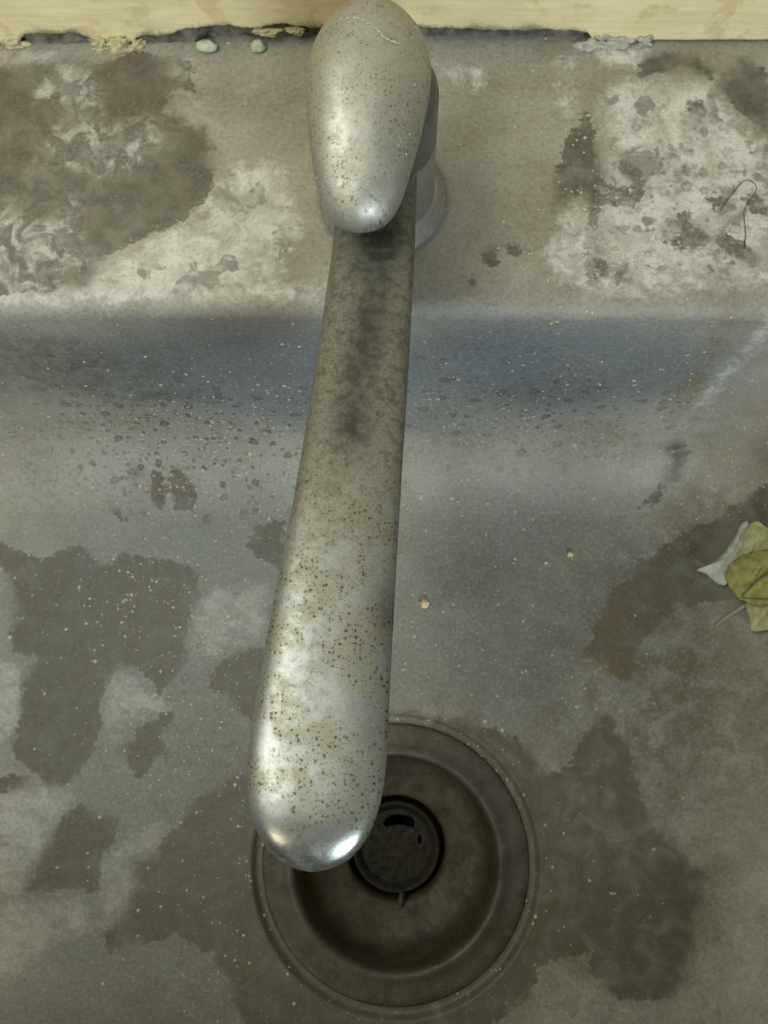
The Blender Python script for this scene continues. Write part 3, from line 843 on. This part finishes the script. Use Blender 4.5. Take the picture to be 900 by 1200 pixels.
p, nn, s = scatter(sv, sf, lambda c, n_, f: (n_[:, 2] > 0.25) * (0.35 + smooth01((c[:, 1] - 0.02) / 0.06)), 900, 0.00011, 0.00036, 2.6)
gv, gf = grain_mesh(p, nn, s)
o = mesh_obj('mineral_specks', gv, gf, M_SPECK, spout, False)
o['kind'] = 'stuff'
p, nn, s = scatter(lv, [list(q) for q in lf if len(q) == 4], lambda c, n_, f: (np.abs(n_[:, 2]) > 0.3) * (c[:, 2] > 0.066), 70, 0.00014, 0.00050, 2.6)
nn[nn[:, 2] < 0] *= -1
gv, gf = grain_mesh(p, nn, s)
o = mesh_obj('mineral_specks', gv, gf, M_SPECK, lever, False)
o['kind'] = 'stuff'


sc_pts = interp_rows([(-22.9, 197.8), (-18.0, 198.1), (-13.9, 196.6), (-10.2, 193.9), (-7.6, 191.2), (-3.6, 190.0)], 90)
zs_ = []
for q in sc_pts:
    d = np.hypot(lv[:, 0] - q[0] / 1000, lv[:, 1] - q[1] / 1000)
    zs_.append(lv[np.argsort(d)[:4], 2].max())
p = np.c_[sc_pts[:, :2] / 1000 + rng.normal(0, 0.00016, (90, 2)), np.array(zs_)]
keep = rng.uniform(0, 1, 90) < 0.8
gv, gf = grain_mesh(p[keep], np.tile((0, 0, 1.0), (keep.sum(), 1)), rng.uniform(0.00016, 0.00045, keep.sum()))
o = mesh_obj('scale_line', gv, gf, M_SPECK, lever, False)
o['kind'] = 'stuff'


# ------------------------------------------------------------------ the wall behind
def zlow(x):
    """lower edge of the chipped paint above the deck (mm in, mm out)"""
    kx = [-400, -172, -166, -160, -156, -135, -131, -128, -116, -112, -108, -98, -90, -80, -70, -60, -50, -40, -20, 9, 30, 50, 66, 70, 73, 76, 90, 400]
    kz = [2.0, 1.0, 0.6, 1.5, 4.6, 4.8, 3.0, 0.6, 0.5, 2.5, 3.6, 4.2, 6.2, 7.6, 7.4, 6.6, 8.6, 7.0, 6.5, 6.6, 5.6, 5.4, 5.0, 4.4, 1.6, 0.8, 0.7, 0.6]
    z = np.interp(x, kx, kz)
    z = z * (1.22 if z > 2 else 1.0)
    return z + 1.2 * noise.noise((x * 0.16, 1.3, 0)) * min(1, z / 3) + 0.55 * noise.noise((x * 0.6, 4.3, 0)) * min(1, z / 2) + 0.25 * noise.noise((x * 1.7, 7, 0))


WY = 0.2585
wall = empty('wall', (0, WY, 0), 'yellow painted wall behind the sink with chipped mouldy lower edge', 'wall')
xs = np.concatenate([np.linspace(-0.40, -0.21, 30), np.arange(-0.209, 0.189, 0.0008), np.linspace(0.19, 0.33, 24)])
zl = np.array([max(0.35, zlow(x * 1000)) / 1000 for x in xs])
V2, MO = [], []
depth_rows = [(0.014, 0.0006, 1.0), (0.006, 0.0003, 1.0), (0.0012, 0.0, 1.0), (0.0002, 0.0006, 0.9)]
for dy, dz, mo in depth_rows:
    V2 += [(x, WY + dy, z + dz) for x, z in zip(xs, zl)]
    MO += [mo] * len(xs)
for k, h in enumerate(list(np.linspace(0.0015, 0.03, 26)) + list(np.linspace(0.035, 0.34, 14))):
    for x, z in zip(xs, zl):
        zz = z * max(0, 1 - h / 0.03) + h
        V2.append((x, WY + 0.0005 * noise.noise((x * 40, zz * 90, 2)) + 0.00012 * noise.noise((x * 250, zz * 500, 5)), zz))
        lim_ = 0.6 if x > 0.07 else 0.95
        MO.append(max(0.0, lim_ - (zz - z) / 0.0060) * (1.0 if z > 0.002 else 0.75))
mesh_obj('painted_face', V2, strip_faces(len(V2) // len(xs), len(xs)), M_WALL, wall, True, dict(mould=MO))
# mortar bed in the chipped joint
V2 = []
for k, (h, dy) in enumerate(((-0.0015, -0.0008), (0.0006, 0.0), (0.003, 0.0006), (0.006, 0.0014), (0.0105, 0.0022))):
    for x in xs:
        xm = x * 1000
        near = 0.0012 if (-158 < xm < -133 or -112 < xm < -84) else 0.0042
        V2.append((x, WY + near + dy + 0.0016 * noise.noise((x * 180, h * 400, 1)) + 0.0006 * noise.noise((x * 700, h * 900, 3)), h))
mesh_obj('mortar_bed', V2, strip_faces(5, len(xs)), M_MORTAR, wall)


def lump(name, c, r, mat, parent=None, seed=0, amp=0.25, n=18, pear=0.0):
    V, m2 = [], n * 2
    for i in range(1, n):
        th = pi * i / n
        for j in range(m2):
            ph = 2 * pi * j / m2
            d = Vector((sin(th) * cos(ph), sin(th) * sin(ph), cos(th)))
            k = 1 + amp * noise.noise(d * 1.6 + Vector((seed * 3.1, 0, 0))) + amp * 0.5 * noise.noise(d * 4.5 + Vector((seed * 3.1, 5, 0)))
            k *= 1 - pear * (0.5 + 0.5 * d.z)
            V.append((c[0] + d.x * r[0] * k, c[1] + d.y * r[1] * k, c[2] + d.z * r[2] * (k + pear * (0.5 + 0.5 * d.z) * 1.3)))
    f = strip_faces(n - 1, m2, True).tolist()
    f.append(list(range(m2))[::-1])
    f.append(list(range((n - 2) * m2, (n - 1) * m2)))
    return mesh_obj(name, V, [q[::-1] for q in f], mat, parent)


for i, (x, y, z, rx, ry, rz, mt) in enumerate(((-127.5, 257.6, 1.4, 3.6, 2.2, 2.6, M_CREAM), (-119, 257.0, 1.6, 5.0, 2.6, 3.2, M_CREAM), (-112, 258.4, 1.2, 3.0, 2.0, 2.0, M_CREAM), (-163, 258.3, 1.0, 5.0, 2.0, 2.2, M_CREAM),
                                               (74, 257.0, 0.6, 6.5, 2.6, 1.8, M_WHITEP), (83, 257.6, 0.9, 5.5, 2.4, 2.2, M_WHITEP), (94, 258.2, 1.6, 3.0, 1.6, 2.0, M_WHITEP), (76, 259.8, 3.2, 3.4, 2.4, 2.0, M_WHITEP), (-58, 259.8, 6.2, 4.5, 2.0, 1.6, M_CREAM), (-46, 260.0, 6.6, 3.2, 2.0, 1.4, M_CREAM))):
    lump('plaster_lump', (x / 1000, y / 1000, z / 1000), (rx / 1000, ry / 1000, rz / 1000), mt, wall, i + 1, 0.85, 16)

o = lump('putty_blob', (-0.0832, 0.2560, 0.0021), (0.0043, 0.0024, 0.0023), M_PUTTY, None, 21, 0.18)
tag(o, 'flat oval pale green putty blob in joint below wall, left of its twin', 'putty')
o = lump('putty_blob', (-0.0622, 0.2562, 0.0022), (0.0036, 0.0028, 0.0024), M_PUTTY, None, 27, 0.2, 18, 0.35)
tag(o, 'pear shaped pale green putty blob in wall joint, nearer the faucet', 'putty')

# ------------------------------------------------------------------ scrap of leaf in the basin
leaf = empty('leaf_scrap', (0.165, 0.058, -0.124), 'wilted yellow and pale green leaf scrap lying in the basin at right', 'leaf')


def petal(name, pts, mat, bulge, seed, thick=0.00035, parent=leaf):
    p = np.array(pts, float) / 1000
    # smooth the outline
    k = []
    for i in range(len(p)):
        a, b, c, d = p[i - 1], p[i], p[(i + 1) % len(p)], p[(i + 2) % len(p)]
        for t in (0, 0.25, 0.5, 0.75):
            k.append(0.5 * ((2 * b) + (-a + c) * t + (2 * a - 5 * b + 4 * c - d) * t * t + (-a + 3 * b - 3 * c + d) * t ** 3))
    k = np.array(k)
    cen = k.mean(0)
    for i in range(len(k)):
        k[i] = cen + (k[i] - cen) * (1 + 0.07 * noise.noise(Vector((i * 0.45, seed, 0))) + 0.035 * noise.noise(Vector((i * 1.3, seed, 4))))
    n = len(k)
    V = []
    for r in np.linspace(0.02, 1, 14):
        for q in k:
            x = cen + (q - cen) * r
            z = bulge * (1 - r * r) - 0.0012 * math.exp(-((x[0] - cen[0]) * 0.8 - (x[1] - cen[1]) * 0.6) ** 2 / 1.2e-6) + 0.0018 * noise.noise(Vector((x[0] * 130, x[1] * 130, seed))) * (0.4 + r) + 0.0008 * noise.noise(Vector((x[0] * 420, x[1] * 420, seed + 9)))
            V.append((x[0], x[1], x[2] + z))
    f = strip_faces(14, n, True).tolist() + [list(range(n))[::-1]]
    o = mesh_obj(name, V, f, mat, parent)
    md = o.modifiers.new('thickness', 'SOLIDIFY')
    md.thickness = thick
    return o


petal('leaf_blade', [(144.1, 62.3, -123.5), (147.5, 63.6, -122.5), (151.6, 65.7, -121.0), (155.7, 69.5, -119.5), (159.3, 74.4, -118.3), (162.4, 79.3, -116.8), (165.1, 84.6, -115.3), (167.5, 85.2, -113.8), (168.0, 77.0, -113.4), (165.6, 69.7, -115.0), (161.9, 64.9, -117.1), (158.8, 60.0, -119.5), (157.5, 55.5, -121.5), (155.2, 54.7, -122.5), (152.6, 56.0, -123.0), (149.7, 59.8, -122.6), (146.9, 61.1, -123.0)], M_PALE, 0.0025, 3)['label'] = 'pale grey green torn blade'
petal('leaf_blade', [(164.9, 80.4, -113.4), (169.4, 84.5, -110.3), (173.6, 81.6, -106.2), (179.4, 76.3, -97.4), (178.8, 62.3, -98.6), (172.5, 61.9, -107.3), (166.6, 63.4, -112.4), (160.6, 64.7, -115.0), (160.7, 68.2, -115.5), (163.2, 72.9, -113.9)], M_YEL, 0.001, 8)['label'] = 'yellow folded blade'
ol_ = petal('leaf_blade', [(155.7, 59.3, -116.0), (157.8, 64.2, -113.8), (162.3, 67.7, -111.9), (168.2, 69.3, -107.2), (175.8, 68.5, -99.5), (178.6, 53.9, -95.1), (175.8, 45.7, -99.4), (170.4, 43.8, -105.4), (165.8, 44.1, -109.9), (161.0, 46.8, -113.5), (157.1, 51.8, -116.1)], M_OLIVE, 0.0022, 14)
ol_['label'] = 'rounded olive yellow blade'
petal('leaf_blade', [(165.2, 46.7, -117.3), (170.2, 45.6, -113.6), (177.1, 46.5, -105.7), (178.7, 33.1, -103.8), (173.8, 32.7, -110.0), (166.6, 31.9, -117.3), (166.0, 38.0, -117.3)], M_STRAW, 0.0006, 19)['label'] = 'straw yellow squared blade'


def tube(name, pts, radii, mat, parent=None, n=8, sub=5):
    k = interp_rows(pts, (len(pts) - 1) * sub + 1)
    rr = np.interp(np.linspace(0, 1, len(k)), np.linspace(0, 1, len(radii)), radii)
    V = []
    for i, q in enumerate(k):
        t = k[min(i + 1, len(k) - 1)] - k[max(i - 1, 0)]
        t = t / np.linalg.norm(t)
        a = np.cross(t, (0, 0, 1.0)); a /= np.linalg.norm(a)
        b = np.cross(a, t)
        for j in range(n):
            V.append(q + (a * cos(2 * pi * j / n) + b * sin(2 * pi * j / n)) * rr[i])
    f = strip_faces(len(k), n, True).tolist() + [list(range(n))[::-1], list(range((len(k) - 1) * n, len(k) * n))]
    return mesh_obj(name, V, f, mat, parent)


mm = lambda L: [tuple(np.array(q) / 1000) for q in L]
tube('vein', mm([(160.5, 48.5, -110.9), (163.5, 52.0, -108.3), (168.0, 56.5, -103.8), (174.0, 60.0, -97.6), (178, 61.0, -94.0)]), [0.0003, 0.0006, 0.0011, 0.0010], M_VEIN, ol_)
tube('vein', mm([(160.2, 47.6, -111.6), (165.0, 46.8, -108.3), (170.5, 46.2, -103.9), (176.0, 47.5, -98.0)]), [0.0002, 0.0004, 0.0004], M_VEIN, ol_)
tube('stem', mm([(152.6, 34.3, -128.6), (158.3, 39.2, -127.0), (163.4, 43.0, -123.2), (168.7, 46.6, -119.0)]), [0.0003, 0.0007, 0.0010, 0.0012], M_STEM, leaf)

# ------------------------------------------------------------------ larger crumbs and a fibre
for i, (x, y, r, lab) in enumerate(((9.8, 44.2, 2.3, 'largest cream crumb on basin floor, just right of the spout'), (83.2, 70.3, 1.5, 'round cream crumb on basin floor between spout and leaf scrap'),
                                    (71.0, 65.9, 0.9, 'tiny cream crumb beside the round crumb, nearer the spout'))):
    o = lump('food_crumb', (x / 1000, y / 1000, -DROP + r * 0.00055), (r / 1000, r * 0.0008, r * 0.0007), M_CRUMB, None, 40 + i, 0.5, 12)
    tag(o, lab, 'crumb', 'cream crumbs on the basin floor')
o = lump('food_crumb', (-0.0005, -0.1020, ZR - 0.0315), (0.0014, 0.0034, 0.0012), M_LIP, None, 52, 0.5, 12)
tag(o, 'small grey shred lying in the drain cup in front of the strainer', 'crumb')
o = tube('hair_fibre', mm([(119.5, 183.5, 0.3), (122.9, 188.8, 0.4), (127.8, 194.9, 0.5), (130.9, 196.5, 0.6), (133.9, 192.7, 0.5), (128.4, 183.9, 0.9), (128.3, 174.6, 0.4), (127.4, 167.5, 0.3)]), [0.00012, 0.00016, 0.00013, 0.00016], M_HAIR, None, 6, 6)
tag(o, 'thin dark curled fibre stuck to the deck at right', 'fibre')
